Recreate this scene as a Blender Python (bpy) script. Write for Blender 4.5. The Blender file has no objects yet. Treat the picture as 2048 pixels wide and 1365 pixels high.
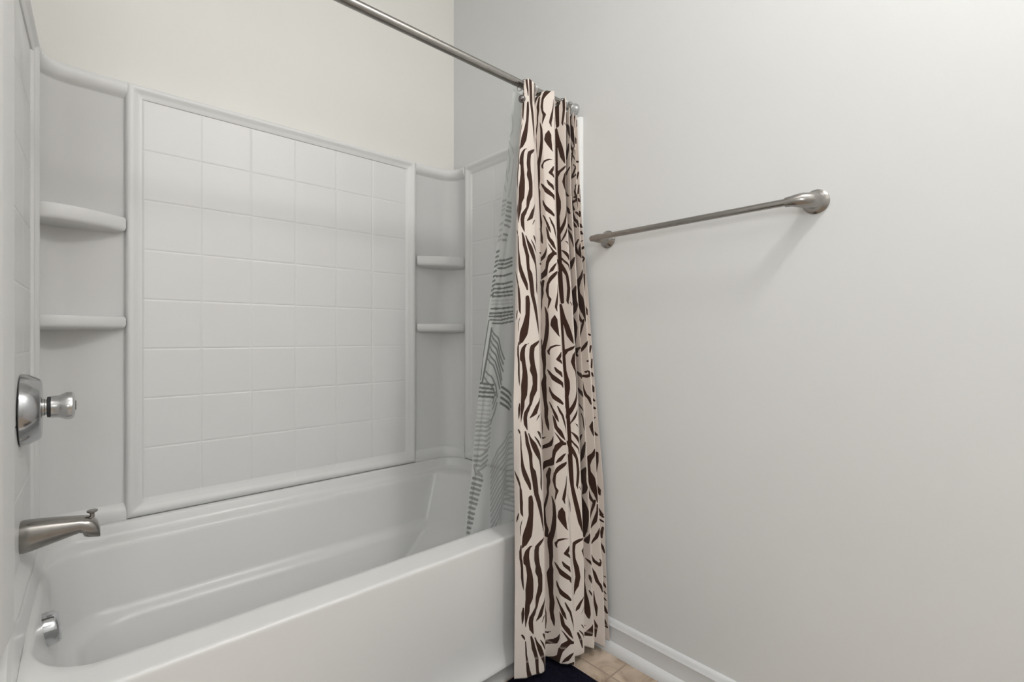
import bpy, bmesh, math, random, json
import numpy as np
from mathutils import Vector, Matrix
random.seed(4)
sc = bpy.context.scene
col = sc.collection
R = math.radians

# ---------------------------------------------------------------- camera
cam_d = bpy.data.cameras.new('camera'); cam = bpy.data.objects.new('camera', cam_d); col.objects.link(cam)
cam.location = (0.0705, -2.03, 1.122)
cam.rotation_euler = (R(90), 0, R(-42.4))
cam_d.sensor_width = 36; cam_d.lens = 36*977/2048
cam_d.shift_y = -7.5/2048
cam_d.clip_start = 0.02
sc.camera = cam

# ---------------------------------------------------------------- world, lights, exposure
w = bpy.data.worlds.new('world'); sc.world = w; w.use_nodes = True
w.node_tree.nodes['Background'].inputs[0].default_value = (1, 1, 1, 1)
w.node_tree.nodes['Background'].inputs[1].default_value = 0.0
sc.view_settings.view_transform = 'Standard'; sc.view_settings.look = 'None'
sc.view_settings.gamma = 1; sc.view_settings.use_curve_mapping = False
sc.view_settings.exposure = -0.14

def light(name, kind, loc, energy, colr, **k):
    d = bpy.data.lights.new(name, kind); d.energy = energy; d.color = colr
    for a, b in k.items():
        if a not in ('aim',): setattr(d, a, b)
    o = bpy.data.objects.new(name, d); o.location = loc; col.objects.link(o)
    if 'aim' in k: o.rotation_euler = (Vector(k['aim'])-Vector(loc)).to_track_quat('-Z', 'Y').to_euler()
    return o
# ceiling lamp at the right behind the camera, added wide fill under the ceiling, added soft fill low from behind left
light('ceiling_lamp', 'POINT', (1.12, -2.50, 2.88), 52, (1.0, .98, .955), shadow_soft_size=.12)
light('ceiling_fill', 'AREA', (0.2, -1.9, 2.95), 9.5, (1.0, .985, .965), shape='DISK', size=1.5, aim=(0.5, -1.5, 0))
light('room_fill', 'AREA', (-0.5, -2.9, 1.7), 12, (.97, .985, 1.0), shape='RECTANGLE', size=.55, size_y=.6, aim=(1.0, -.6, 1.0))

# ---------------------------------------------------------------- materials
def mat(name, base, rough=.5, metal=0., coat=0., bump=None, var=None, spec=.5):
    m = bpy.data.materials.new(name); m.use_nodes = True
    nt = m.node_tree; b = nt.nodes['Principled BSDF']
    b.inputs['Base Color'].default_value = (*base, 1); b.inputs['Roughness'].default_value = rough
    b.inputs['Metallic'].default_value = metal; b.inputs['Coat Weight'].default_value = coat
    b.inputs['Specular IOR Level'].default_value = spec
    tc = nt.nodes.new('ShaderNodeTexCoord')
    if var:
        n = nt.nodes.new('ShaderNodeTexNoise'); n.inputs['Scale'].default_value = var[0]; n.inputs['Detail'].default_value = 5
        r = nt.nodes.new('ShaderNodeValToRGB')
        r.color_ramp.elements[0].position = .3; r.color_ramp.elements[1].position = .7
        r.color_ramp.elements[0].color = (*[c*(1-var[1]) for c in base], 1)
        r.color_ramp.elements[1].color = (*[min(1, c*(1+var[1])) for c in base], 1)
        nt.links.new(tc.outputs['Object'], n.inputs['Vector']); nt.links.new(n.outputs['Fac'], r.inputs[0])
        nt.links.new(r.outputs[0], b.inputs['Base Color'])
    if bump:
        n = nt.nodes.new('ShaderNodeTexNoise'); n.inputs['Scale'].default_value = bump[0]; n.inputs['Detail'].default_value = 4
        q = nt.nodes.new('ShaderNodeBump'); q.inputs['Strength'].default_value = bump[1]; q.inputs['Distance'].default_value = bump[2]
        nt.links.new(tc.outputs['Object'], n.inputs['Vector']); nt.links.new(n.outputs['Fac'], q.inputs['Height'])
        nt.links.new(q.outputs[0], b.inputs['Normal'])
    return m
M_wall = mat('wall_paint', (.734, .740, .734), .55, bump=(260, .08, .0006), var=(1.3, .012))
M_wallb = mat('wall_paint_warm_lit', (.74, .73, .69), .5, bump=(260, .08, .0006), var=(1.3, .012))  # same white-grey paint, with the warm light on the back wall mixed into its colour
M_ceil = mat('ceiling_paint', (.8, .8, .79), .8, bump=(90, .1, .001))
M_acr = mat('white_acrylic', (.72, .72, .71), .42)
M_tub = mat('white_tub_enamel', (.70, .70, .69), .3)
M_trim = mat('white_trim_paint', (.70, .71, .72), .3, bump=(40, .04, .001))
M_nick = mat('brushed_nickel', (.35, .335, .315), .25, 1.0, bump=(400, .05, .0003), var=(60, .05))
M_chrome = mat('chrome', (.62, .63, .65), .10, 1.0, var=(12, .04))
M_satin = mat('satin_chrome', (.58, .58, .58), .24, 1.0, var=(30, .06))
M_plate = mat('worn_chrome', (.47, .475, .485), .17, 1.0, var=(25, .08))
M_dark = mat('dark_seal', (.03, .03, .032), .5, var=(30, .2))
M_ballm = mat('dark_chrome_ball', (.22, .2, .2), .12, 1.0, var=(30, .05))

def mat_floor():
    m = bpy.data.materials.new('stone_look_floor_tile'); m.use_nodes = True; nt = m.node_tree; b = nt.nodes['Principled BSDF']
    N = nt.nodes.new; L = nt.links.new
    tc = N('ShaderNodeTexCoord'); mp = N('ShaderNodeMapping'); mp.inputs['Location'].default_value = (-1.40, 1.057, 0)
    L(tc.outputs['Object'], mp.inputs[0])
    def grid(axis):
        sp = N('ShaderNodeSeparateXYZ'); L(mp.outputs[0], sp.inputs[0])
        d = N('ShaderNodeMath'); d.operation = 'DIVIDE'; d.inputs[1].default_value = .305; L(sp.outputs[axis], d.inputs[0])
        a = N('ShaderNodeMath'); a.operation = 'ADD'; a.inputs[1].default_value = 100.5; L(d.outputs[0], a.inputs[0])
        f = N('ShaderNodeMath'); f.operation = 'FRACT'; L(a.outputs[0], f.inputs[0])
        s = N('ShaderNodeMath'); s.operation = 'SUBTRACT'; s.inputs[1].default_value = .5; L(f.outputs[0], s.inputs[0])
        q = N('ShaderNodeMath'); q.operation = 'ABSOLUTE'; L(s.outputs[0], q.inputs[0]); return q
    gx, gy = grid(0), grid(1)
    mn = N('ShaderNodeMath'); mn.operation = 'MINIMUM'; L(gx.outputs[0], mn.inputs[0]); L(gy.outputs[0], mn.inputs[1])
    mr = N('ShaderNodeMapRange'); mr.inputs[1].default_value = .006; mr.inputs[2].default_value = .011; L(mn.outputs[0], mr.inputs[0])
    n1 = N('ShaderNodeTexNoise'); n1.inputs['Scale'].default_value = 9; n1.inputs['Detail'].default_value = 8; n1.inputs['Distortion'].default_value = 1.6
    L(tc.outputs['Object'], n1.inputs[0])
    r = N('ShaderNodeValToRGB'); e = r.color_ramp.elements
    e[0].position = .3; e[0].color = (.25, .165, .115, 1); e[1].position = .70; e[1].color = (.60, .49, .39, 1)
    k = r.color_ramp.elements.new(.5); k.color = (.44, .35, .265, 1)
    L(n1.outputs['Fac'], r.inputs[0])
    mx = N('ShaderNodeMix'); mx.data_type = 'RGBA'; mx.inputs[6].default_value = (.33, .26, .2, 1)
    L(mr.outputs[0], mx.inputs[0]); L(r.outputs[0], mx.inputs[7]); L(mx.outputs[2], b.inputs['Base Color'])
    b.inputs['Roughness'].default_value = .4
    bp = N('ShaderNodeBump'); bp.inputs['Distance'].default_value = .0015; bp.inputs['Strength'].default_value = .5
    L(mr.outputs[0], bp.inputs['Height']); L(bp.outputs[0], b.inputs['Normal'])
    return m
M_floor = mat_floor()

def mat_mat():
    m = mat('navy_cotton_pile', (.0075, .007, .017), .95, bump=(700, 1.0, .004), var=(120, .5), spec=.1)
    return m
M_mat = mat_mat()

def mat_cloth():
    m = bpy.data.materials.new('zebra_print_cotton'); m.use_nodes = True; nt = m.node_tree; b = nt.nodes['Principled BSDF']
    N = nt.nodes.new; L = nt.links.new
    at = N('ShaderNodeAttribute'); at.attribute_name = 'stripe'
    mr = N('ShaderNodeMapRange'); mr.inputs[1].default_value = -.0003; mr.inputs[2].default_value = .0003; L(at.outputs['Fac'], mr.inputs[0])
    mx = N('ShaderNodeMix'); mx.data_type = 'RGBA'; mx.inputs[6].default_value = (.040, .018, .011, 1); mx.inputs[7].default_value = (.67, .60, .545, 1)
    L(mr.outputs[0], mx.inputs[0])
    hm = N('ShaderNodeAttribute'); hm.attribute_name = 'hem'
    m2 = N('ShaderNodeMix'); m2.data_type = 'RGBA'; m2.inputs[7].default_value = (.42, .35, .30, 1)
    L(hm.outputs['Fac'], m2.inputs[0]); L(mx.outputs[2], m2.inputs[6]); L(m2.outputs[2], b.inputs['Base Color'])
    b.inputs['Roughness'].default_value = .85; b.inputs['Specular IOR Level'].default_value = .2
    b.inputs['Sheen Weight'].default_value = .1
    wv = N('ShaderNodeTexNoise'); wv.inputs['Scale'].default_value = 900
    tc = N('ShaderNodeTexCoord'); L(tc.outputs['Object'], wv.inputs[0])
    bp = N('ShaderNodeBump'); bp.inputs['Distance'].default_value = .0004; bp.inputs['Strength'].default_value = .4
    L(wv.outputs['Fac'], bp.inputs['Height']); L(bp.outputs[0], b.inputs['Normal'])
    return m
M_cloth = mat_cloth()

def mat_liner():
    m = bpy.data.materials.new('translucent_printed_vinyl'); m.use_nodes = True; nt = m.node_tree
    N = nt.nodes.new; L = nt.links.new
    b = nt.nodes['Principled BSDF']; out = nt.nodes['Material Output']
    at = N('ShaderNodeAttribute'); at.attribute_name = 'print'
    mx = N('ShaderNodeMix'); mx.data_type = 'RGBA'; mx.inputs[6].default_value = (.70, .72, .71, 1); mx.inputs[7].default_value = (.13, .135, .13, 1)
    L(at.outputs['Fac'], mx.inputs[0]); L(mx.outputs[2], b.inputs['Base Color'])
    b.inputs['Roughness'].default_value = .35
    tl = N('ShaderNodeBsdfTranslucent'); L(mx.outputs[2], tl.inputs[0])
    tr = N('ShaderNodeBsdfTransparent'); tr.inputs[0].default_value = (.97, .98, .98, 1)
    s1 = N('ShaderNodeMixShader'); s1.inputs[0].default_value = .3; L(b.outputs[0], s1.inputs[1]); L(tl.outputs[0], s1.inputs[2])
    mr = N('ShaderNodeMapRange'); mr.inputs[3].default_value = .6; mr.inputs[4].default_value = .85; L(at.outputs['Fac'], mr.inputs[0])
    s2 = N('ShaderNodeMixShader'); L(mr.outputs[0], s2.inputs[0]); L(tr.outputs[0], s2.inputs[1]); L(s1.outputs[0], s2.inputs[2])
    L(s2.outputs[0], out.inputs['Surface'])
    return m
M_liner = mat_liner()

# ---------------------------------------------------------------- helpers
def link(name, me, m, parent=None, smooth=None):
    o = bpy.data.objects.new(name, me); col.objects.link(o)
    if m: me.materials.append(m)
    if parent: o.parent = parent
    if smooth is not None:
        for p in me.polygons: p.use_smooth = True
        if smooth > 0:
            try: me.set_sharp_from_angle(angle=R(smooth))
            except Exception: pass
    return o
def mesh(name, V, F, m, parent=None, smooth=None, flip=False):
    me = bpy.data.meshes.new(name); me.from_pydata([tuple(v) for v in V], [], [tuple(reversed(f)) if flip else tuple(f) for f in F]); me.update()
    return link(name, me, m, parent, smooth)
def recalc(o):
    bm = bmesh.new(); bm.from_mesh(o.data); bmesh.ops.remove_doubles(bm, verts=bm.verts, dist=1e-5)
    bmesh.ops.recalc_face_normals(bm, faces=bm.faces); bm.to_mesh(o.data); bm.free(); return o
def box(name, lo, hi, m, parent=None, bevel=0, seg=3):
    bm = bmesh.new(); bmesh.ops.create_cube(bm, size=1)
    for v in bm.verts:
        v.co = Vector([(lo[i]+hi[i])/2+v.co[i]*(hi[i]-lo[i]) for i in range(3)])
    if bevel: bmesh.ops.bevel(bm, geom=bm.edges[:], offset=bevel, segments=seg, affect='EDGES', profile=.5)
    me = bpy.data.meshes.new(name); bm.to_mesh(me); bm.free()
    return link(name, me, m, parent, 40 if bevel else None)
def lathe(name, prof, origin, axis, m, parent=None, n=48, smooth=35, sx=1., sy=1.):
    """prof: (distance along axis, radius)"""
    a = Vector(axis).normalized(); q = Vector((0, 0, 1)).rotation_difference(a)
    V = []; F = []
    for d, r in prof:
        for k in range(n):
            t = 2*math.pi*k/n; V.append(Vector(origin)+q @ Vector((sx*r*math.cos(t), sy*r*math.sin(t), d)))
    for i in range(len(prof)-1):
        for k in range(n): F.append((i*n+k, i*n+(k+1) % n, (i+1)*n+(k+1) % n, (i+1)*n+k))
    F.append(tuple(reversed(range(n)))); F.append(tuple((len(prof)-1)*n+k for k in range(n)))
    return recalc(mesh(name, V, F, m, parent, smooth))
def tube(name, pts, rad, m, parent=None, n=24, caps=True, smooth=40):
    pts = [Vector(p) for p in pts]; rad = rad if isinstance(rad, (list, tuple)) else [rad]*len(pts)
    V = []; F = []; up = None
    for i, p in enumerate(pts):
        t = (pts[min(i+1, len(pts)-1)]-pts[max(i-1, 0)]).normalized()
        if up is None:
            up = Vector((0, 0, 1)) if abs(t.z) < .9 else Vector((1, 0, 0))
        up = (up-t*up.dot(t)).normalized(); sd = t.cross(up)
        for k in range(n):
            a = 2*math.pi*k/n; V.append(p+(up*math.cos(a)+sd*math.sin(a))*rad[i])
    for i in range(len(pts)-1):
        for k in range(n): F.append((i*n+k, i*n+(k+1) % n, (i+1)*n+(k+1) % n, (i+1)*n+k))
    if caps: F.append(tuple(range(n))); F.append(tuple((len(pts)-1)*n+k for k in range(n)))
    return recalc(mesh(name, V, F, m, parent, smooth))
def empty(name, loc=(0, 0, 0)):
    o = bpy.data.objects.new(name, None); o.location = loc; o.empty_display_size = .05; col.objects.link(o); return o
def tag(o, label, cat, group=None):
    o['label'] = label; o['category'] = cat
    if group: o['group'] = group
    return o
def struct(o): o['kind'] = 'structure'; return o
def reparent(root, children):
    for c in children:
        c.parent = root; c.matrix_parent_inverse = Matrix.Translation(-root.location)
def extrude_x(name, prof, x0, x1, m, parent=None, smooth=30):
    n = len(prof); V = [(x0, y, z) for y, z in prof]+[(x1, y, z) for y, z in prof]
    F = [(i, (i+1) % n, n+(i+1) % n, n+i) for i in range(n)]+[tuple(range(n)), tuple(range(n, 2*n))]
    return recalc(mesh(name, V, F, m, parent, smooth))
def extrude_y(name, prof, y0, y1, m, parent=None, smooth=30):
    n = len(prof); V = [(x, y0, z) for x, z in prof]+[(x, y1, z) for x, z in prof]
    F = [(i, (i+1) % n, n+(i+1) % n, n+i) for i in range(n)]+[tuple(range(n)), tuple(range(n, 2*n))]
    return recalc(mesh(name, V, F, m, parent, smooth))

XR = 1.524
# ---------------------------------------------------------------- setting
H = 3.0
struct(box('floor', (-.95, -3.5, -.05), (XR+.1, .1, 0), M_floor))
struct(box('ceiling', (-.95, -3.5, H), (XR+.1, .1, H+.05), M_ceil))
struct(box('wall_back', (-.15, 0, 0), (XR+.1, .1, H), M_wallb))
struct(box('wall_right', (XR, -3.5, 0), (XR+.1, 0, H), M_wall))
struct(box('wall_left', (-.15, -.88, 0), (-.047, 0, H), M_wall))
struct(box('wall_left', (-.95, -.88, 0), (-.15, -.80, H), M_wall)).name = 'wall_left_return'
struct(box('wall_west', (-.98, -3.5, 0), (-.90, -.88, H), M_wall))
struct(box('wall_front', (-.95, -3.55, 0), (XR+.1, -3.45, H), M_wall))
# baseboard on the right wall, with its shoe moulding
bp = [(XR+.002, 0), (XR-.010, 0), (XR-.011, .03), (XR-.0112, .0845), (XR-.0145, .0862), (XR-.0148, .0895), (XR-.0125, .0935), (XR-.0105, .099), (XR-.0085, .1045), (XR-.005, .1085), (XR-.001, .1105), (XR+.002, .1108)]
struct(extrude_y('baseboard_right', bp, -3.44, -.843, M_trim))
sp = [(XR-.0108, 0.0), (XR-.030, 0.0), (XR-.0295, .008), (XR-.027, .018), (XR-.022, .026), (XR-.017, .031), (XR-.0108, .034)]
struct(extrude_y('trim_1', sp, -3.44, -.843, M_trim))

# ---------------------------------------------------------------- tub surround (panels, corner columns, shelves)
sur = empty('tub_surround', (.75, -.02, .532))
tag(sur, 'white moulded surround with square embossed tiles and corner shelves above the bathtub', 'shower surround')
def lerp1(t, tab):
    for (a, b), (c, d) in zip(tab, tab[1:]):
        if t <= c: return b+(d-b)*(t-a)/(c-a) if c > a else d
    return tab[-1][1]
BORD = [(0, .002), (.0008, .016), (.003, .0225), (.008, .0275), (.014, .029), (.020, .0275), (.028, .0215), (.036, .0185), (.043, .018), (.0455, .0165), (.047, .0125), (.05, .0122)]
def panel(name, u0, u1, v0, v1, us, vs, fmap, ubreak, bord_u1=None, flip=False):
    """us / vs: tile joint positions; first and last are the recess edges"""
    g = [-.0085, -.0070, -.0055, -.0032, -.0016, -.0006, .0006, .0016, .0032, .0055, .0070, .0085]
    def lines(a, b, jj):
        s = set()
        for d in (0, .0008, .002, .004, .008, .012, .016, .020, .026, .032, .038, .043): s.add(round(a+d, 5)); s.add(round(b-d, 5))
        for e in (0, .0012, .0025, .0045, .012): s.add(round(jj[0]+e, 5)); s.add(round(jj[-1]-e, 5))
        for c in jj[1:-1]:
            for d in g: s.add(round(c+d, 5))
        for p, q in zip(jj, jj[1:]): s.add(round((p+q)/2, 5))
        s |= set(ubreak) if jj is us else set()
        s = sorted(s); r = [s[0]]
        for x in s[1:]:
            if x-r[-1] > 4e-4: r.append(x)
        return r
    U, W = lines(u0, u1, us), lines(v0, v1, vs)
    def h(u, v):
        e = [(u-u0, us[0]-u0), (u1-u, u1-us[-1]), (v-v0, vs[0]-v0), (v1-v, v1-vs[-1])]
        bu1 = bord_u1(u, v) if bord_u1 else None
        d = min(a*.047/b for a, b in e)
        if d <= .0469:
            if bu1 is not None and bu1 > lerp1(d, BORD): return bu1
            return lerp1(d, BORD)
        hh = .0118
        gd = 1e9
        for c in us[1:-1]: gd = min(gd, abs(u-c))
        for c in vs[1:-1]: gd = min(gd, abs(v-c))
        hh -= .0016*max(0, 1-(gd/.0045))**1.3 if gd < .0045 else 0
        return hh
    V = [fmap(u, v, h(u, v)) for v in W for u in U]
    n = len(U); F = [(j*n+i, j*n+i+1, (j+1)*n+i+1, (j+1)*n+i) for j in range(len(W)-1) for i in range(n-1)]
    # close to the wall behind
    k = len(V); ring = [(i, 0) for i in range(n)]+[(n-1, j) for j in range(1, len(W))]+[(i, len(W)-1) for i in range(n-2, -1, -1)]+[(0, j) for j in range(len(W)-2, 0, -1)]
    for i, j in ring: V.append(fmap(U[i], W[j], -.004))
    L_ = len(ring)
    for a in range(L_):
        b = (a+1) % L_; i, j = ring[a]; i2, j2 = ring[b]
        F.append((j*n+i, k+a, k+b, j2*n+i2))
    o = recalc(mesh(name, V, F, M_acr, sur, 28))
    # normals must face the room: check the middle
    return o
ROWS = [1.906-.1645*k for k in range(9)][::-1]
parts = []
parts.append(panel('back_panel', .212, 1.291, .532, 1.950, [.262, .4235, .584, .7447, .911, 1.073, 1.238], ROWS, lambda u, v, h: (u, -.004-h*.95, v), []))
parts.append(panel('end_panel', .119, .840, .532, 1.960, [.170, .333, .496, .66], ROWS,
    lambda u, v, h: (XR-.002-h*.9, -u, v), [.70, .74, .78, .80, .81, .818, .824, .829, .833, .836, .838, .839], lambda u, v: .0205*max(0, 1-(max(0, u-.80)/.0398)**2.4)**.5*max(0, 1-(max(0, v-1.93)/.0298)**2.4)**.5 if .70 < u else None))
def left_map(u, v, h):
    v += .030*min(1, max(0, (u-.64)/.05))*max(0, 1-(v-.532)/.06)
    return (-.010-.039*(u-.119)+h*.95, -u, v)
parts.append(panel('end_panel', .119, .83, .532, 1.950, [.170, .333, .496, .66], ROWS, left_map,
    [.70, .74, .78, .80, .815, .822, .826], lambda u, v: .032-.010*((u-.695)/.12)**1.3 if .695 < u < .815 and v < 1.944 else None))
CP = [(.002, .532), (.016, .532), (.018, .545), (.017, .562), (.012, .574), (.005, .581), (.0005, .584), (0, .60), (0, 1.895), (.004, 1.899), (.013, 1.905), (.021, 1.915), (.025, 1.927), (.025, 1.938), (.020, 1.947), (.011, 1.951), (0, 1.952), (-.012, 1.950)]
def corner_plan(side):
    if side > 0:
        P = [(1.286, -.006), (1.33, -.007), (1.38, -.008), (1.424, -.010)]; c = (1.424, -.100); r = .09
        P += [(c[0]+r*math.sin(a), c[1]+r*math.cos(a)) for a in [R(x) for x in range(6, 91, 6)]]+[(1.514, -.110), (1.5145, -.124)]
    else:
        P = [(.217, -.006), (.17, -.007), (.12, -.008), (.084, -.010)]; c = (.084, -.100); r = .09
        P += [(c[0]-r*math.sin(a), c[1]+r*math.cos(a)) for a in [R(x) for x in range(6, 91, 6)]]+[(-.006, -.110), (-.0065, -.124)]
    return P
def corner(side):
    P = corner_plan(side); V = []; n = len(CP)
    for i, p in enumerate(P):
        a = Vector(P[max(i-1, 0)]); b = Vector(P[min(i+1, len(P)-1)]); t = (b-a).normalized()
        nr = Vector((t.y, -t.x)) if side > 0 else Vector((-t.y, t.x))
        for d, z in CP: V.append((p[0]+nr.x*d, p[1]+nr.y*d, z))
    F = [(i*n+j, (i+1)*n+j, (i+1)*n+j+1, i*n+j+1) for i in range(len(P)-1) for j in range(n-1)]
    F += [tuple(reversed(range(n))), tuple((len(P)-1)*n+j for j in range(n))]
    return recalc(mesh('corner_panel', V, F, M_acr, sur, 50, flip=(side > 0)))
parts += [corner(1), corner(-1)]
def shelf(side, z1, th):
    P = corner_plan(side)[1:-1]
    if side > 0: a, c1, c2, b = (1.290, -.034), (1.375, -.100), (1.44, -.142), (1.502, -.121)
    else: a, c1, c2, b = (.213, -.034), (.135, -.100), (.07, -.142), (.010, -.121)
    fr = []
    for k in range(15):
        t = k/14; fr.append(tuple((1-t)**3*a[i]+3*(1-t)**2*t*c1[i]+3*(1-t)*t*t*c2[i]+t**3*b[i] for i in range(2)))
    ctr = Vector((1.46 if side > 0 else .05, -.05)); m = len(fr)
    back = [P[round(k*(len(P)-1)/(m-1))] for k in range(m)]
    prof = [(0, z1, 'b'), (0, z1, 'm'), (-.006, z1, 'f'), (-.002, z1-.0015, 'f'), (0, z1-.006, 'f'), (0, z1-th+.012, 'f'), (-.003, z1-th+.005, 'f'), (-.010, z1-th, 'f'), (0, z1-th-.004, 'm'), (0, z1-th-.006, 'b')]
    V = []
    for k in range(m):
        f = Vector(fr[k]); bk = Vector(back[k]); mid = f.lerp(bk, .5); d = (f-bk).normalized() if (f-bk).length > 1e-6 else Vector((0, -1))
        for off, z, w_ in prof:
            q = bk-d*.004 if w_ == 'b' else (mid if w_ == 'm' else f+d*off)
            V.append((q.x, q.y, z))
    n = len(prof); F = [(i*n+j, (i+1)*n+j, (i+1)*n+(j+1) % n, i*n+(j+1) % n) for i in range(m-1) for j in range(n)]
    F += [tuple(range(n)), tuple((m-1)*n+j for j in range(n))]
    return recalc(mesh('shelf', V, F, M_acr, sur, 40))
for s_ in (1, -1):
    parts += [shelf(s_, 1.507, .046), shelf(s_, 1.187, .037)]
reparent(sur, parts)

# ---------------------------------------------------------------- bathtub
tub = empty('bathtub', (.75, -.40, 0))
tag(tub, 'long white bathtub with stepped basin and smooth front apron beneath the tiled surround', 'bathtub')
def ring(xl, A, B, yb, yf, zw, zf, rbl=.1, rbr=None, rf=.01, rfr=None, sk=0., xr=None):
    P = []
    def skx(x, y): return x-sk*.039*max(0, (-y-.1))*max(0, 1-(x-xl)/.15)
    if rbr is not None: xa = xr-rbr
    else: xa = A
    for k in range(30): P.append((xl+rbl+(xa-xl-rbl)*k/30, yb))
    if rbr is not None:
        for k in range(8): a = R(90*k/7); P.append((xa+rbr*math.sin(a), yb-rbr+rbr*math.cos(a)))
    else:
        pts = [(xa, yb), (xa+(B-xa)*.03, yb-.18*.04)]
        for k in range(6):
            t = (k+1)/6; pts.append((xa+(B-xa)*(1-(1-t)**1.6), yb-.19*(.05+.95*t)))
        P += pts; xr = B
    rfr = rfr if rfr is not None else rf
    y0 = P[-1][1]
    for k in range(1, 11): P.append((xr, y0+(yf+rfr-y0)*k/11))
    for k in range(6): a = R(90*k/5); P.append((xr-rfr+rfr*math.cos(a), yf+rfr-rfr*math.sin(a)))
    for k in range(1, 30): P.append((xr-rfr+(xl+rf-xr+rfr)*k/30, yf))
    for k in range(10): a = R(90*k/9); P.append((xl+rf-rf*math.sin(a), yf+rf-rf*math.cos(a)))
    for k in range(1, 11): P.append((xl, yf+rf+(yb-rbl-yf-rf)*k/11))
    for k in range(10): a = R(90*k/10); P.append((xl+rbl-rbl*math.cos(a), yb-rbl+rbl*math.sin(a)))
    out = []
    for x, y in P:
        t = min(1, max(0, (-y-.62)/.16)); t = t*t*(3-2*t)
        if zw > .5: t = min(1, max(0, (-y-.765)/.045)); t = t*t*(3-2*t)
        out.append((skx(x, y), y, zw+(zf-zw)*t+(.028*min(1, max(0, (-y-.58)/.08))*(1-t) if zw > .5 and x < .2 else 0)))
    return out
RG = [ring(-.030, 0, 0, -.006, -.815, .531, .440, rbl=.09, rbr=.09, rf=.004, sk=0, xr=1.520),
      ring(.016, 0, 0, -.033, -.815, .531, .4465, rbl=.09, rbr=.09, rf=.004, sk=1, xr=1.500),
      ring(.018, 0, 0, -.037, -.8135, .525, .4515, rbl=.09, rbr=.09, rf=.005, sk=1, xr=1.497),
      ring(.021, 0, 0, -.042, -.809, .504, .4545, rbl=.09, rbr=.09, rf=.006, sk=1, xr=1.493),
      ring(.025, 0, 0, -.049, -.801, .491, .455, rbl=.09, rbr=.09, rf=.010, sk=1, xr=1.486),
      ring(.024, 0, 0, -.060, -.741, .485, .4552, rbl=.10, rbr=.10, rf=.09, sk=.9, xr=1.470),
      ring(.026, 1.366, 1.452, -.074, -.729, .481, .4545, rbl=.115, rf=.11, sk=.7),
      ring(.029, 1.364, 1.449, -.078, -.724, .475, .450, rbl=.115, rf=.113, sk=.6),
      ring(.031, 1.360, 1.446, -.082, -.721, .463, .440, rbl=.115, rf=.115, sk=.5),
      ring(.052, 1.304, 1.385, -.103, -.706, .300, .300, rbl=.12, rf=.12),
      ring(.056, 1.300, 1.380, -.107, -.702, .288, .288, rbl=.12, rf=.12),
      ring(.068, 1.294, 1.374, -.118, -.694, .278, .278, rbl=.12, rf=.12),
      ring(.084, 1.286, 1.366, -.130, -.682, .270, .270, rbl=.12, rf=.12),
      ring(.102, 1.270, 1.350, -.137, -.675, .255, .255, rbl=.12, rf=.12),
      ring(.115, 1.190, 1.27, -.147, -.667, .180, .180, rbl=.12, rf=.12),
      ring(.135, 1.110, 1.18, -.165, -.65, .125, .125, rbl=.12, rf=.12),
      ring(.170, 1.060, 1.13, -.200, -.600, .100, .100, rbl=.11, rf=.11),
      ring(.40, .80, .90, -.33, -.48, .092, .092, rbl=.03, rf=.03)]
# keep the innermost ring simple (small rectangle), all rings have the same number of points
V = [p for r_ in RG for p in r_]; n = len(RG[0])
assert all(len(r_) == n for r_ in RG)
F = [(i*n+k, (i+1)*n+k, (i+1)*n+(k+1) % n, i*n+(k+1) % n) for i in range(len(RG)-1) for k in range(n)]
F.append(tuple((len(RG)-1)*n+k for k in range(n)))
basin = mesh('basin', V, F, M_tub, tub, 0)
bm = bmesh.new(); bm.from_mesh(basin.data); bmesh.ops.recalc_face_normals(bm, faces=bm.faces); bm.to_mesh(basin.data); bm.free()
ap = [(-.8149, .441), (-.8155, .40), (-.817, .25), (-.8185, .15), (-.8210, .115), (-.826, .088), (-.832, .070), (-.838, .056), (-.8415, .048), (-.8415, .045), (-.8395, .043), (-.8395, 0), (-.78, 0), (-.78, .42)]
apron = extrude_x('apron', ap, -.040, 1.520, M_tub, tub, 50)
ovz, ovy = .412, -.395
ax = Vector((1, 0, .13)).normalized()
ovf = lathe('overflow_plate', [(0, .036), (.002, .040), (.020, .039), (.026, .037), (.030, .033), (.0325, .024), (.0335, .010), (.0336, .001)], (.030, ovy, ovz), ax, M_chrome, tub, 56)
ovf['label'] = 'round chrome overflow plate'
ovr = lathe('overflow_gasket', [(0, .041), (.003, .0405)], (.028, ovy, ovz), ax, M_tub, tub, 40)
drn = lathe('drain', [(0, .034), (.003, .034), (.0045, .030), (.003, .012), (.003, .001)], (.27, -.395, .0945), (0, 0, 1), M_chrome, tub, 40)
reparent(tub, [basin, apron, ovf, ovr, drn])

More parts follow.
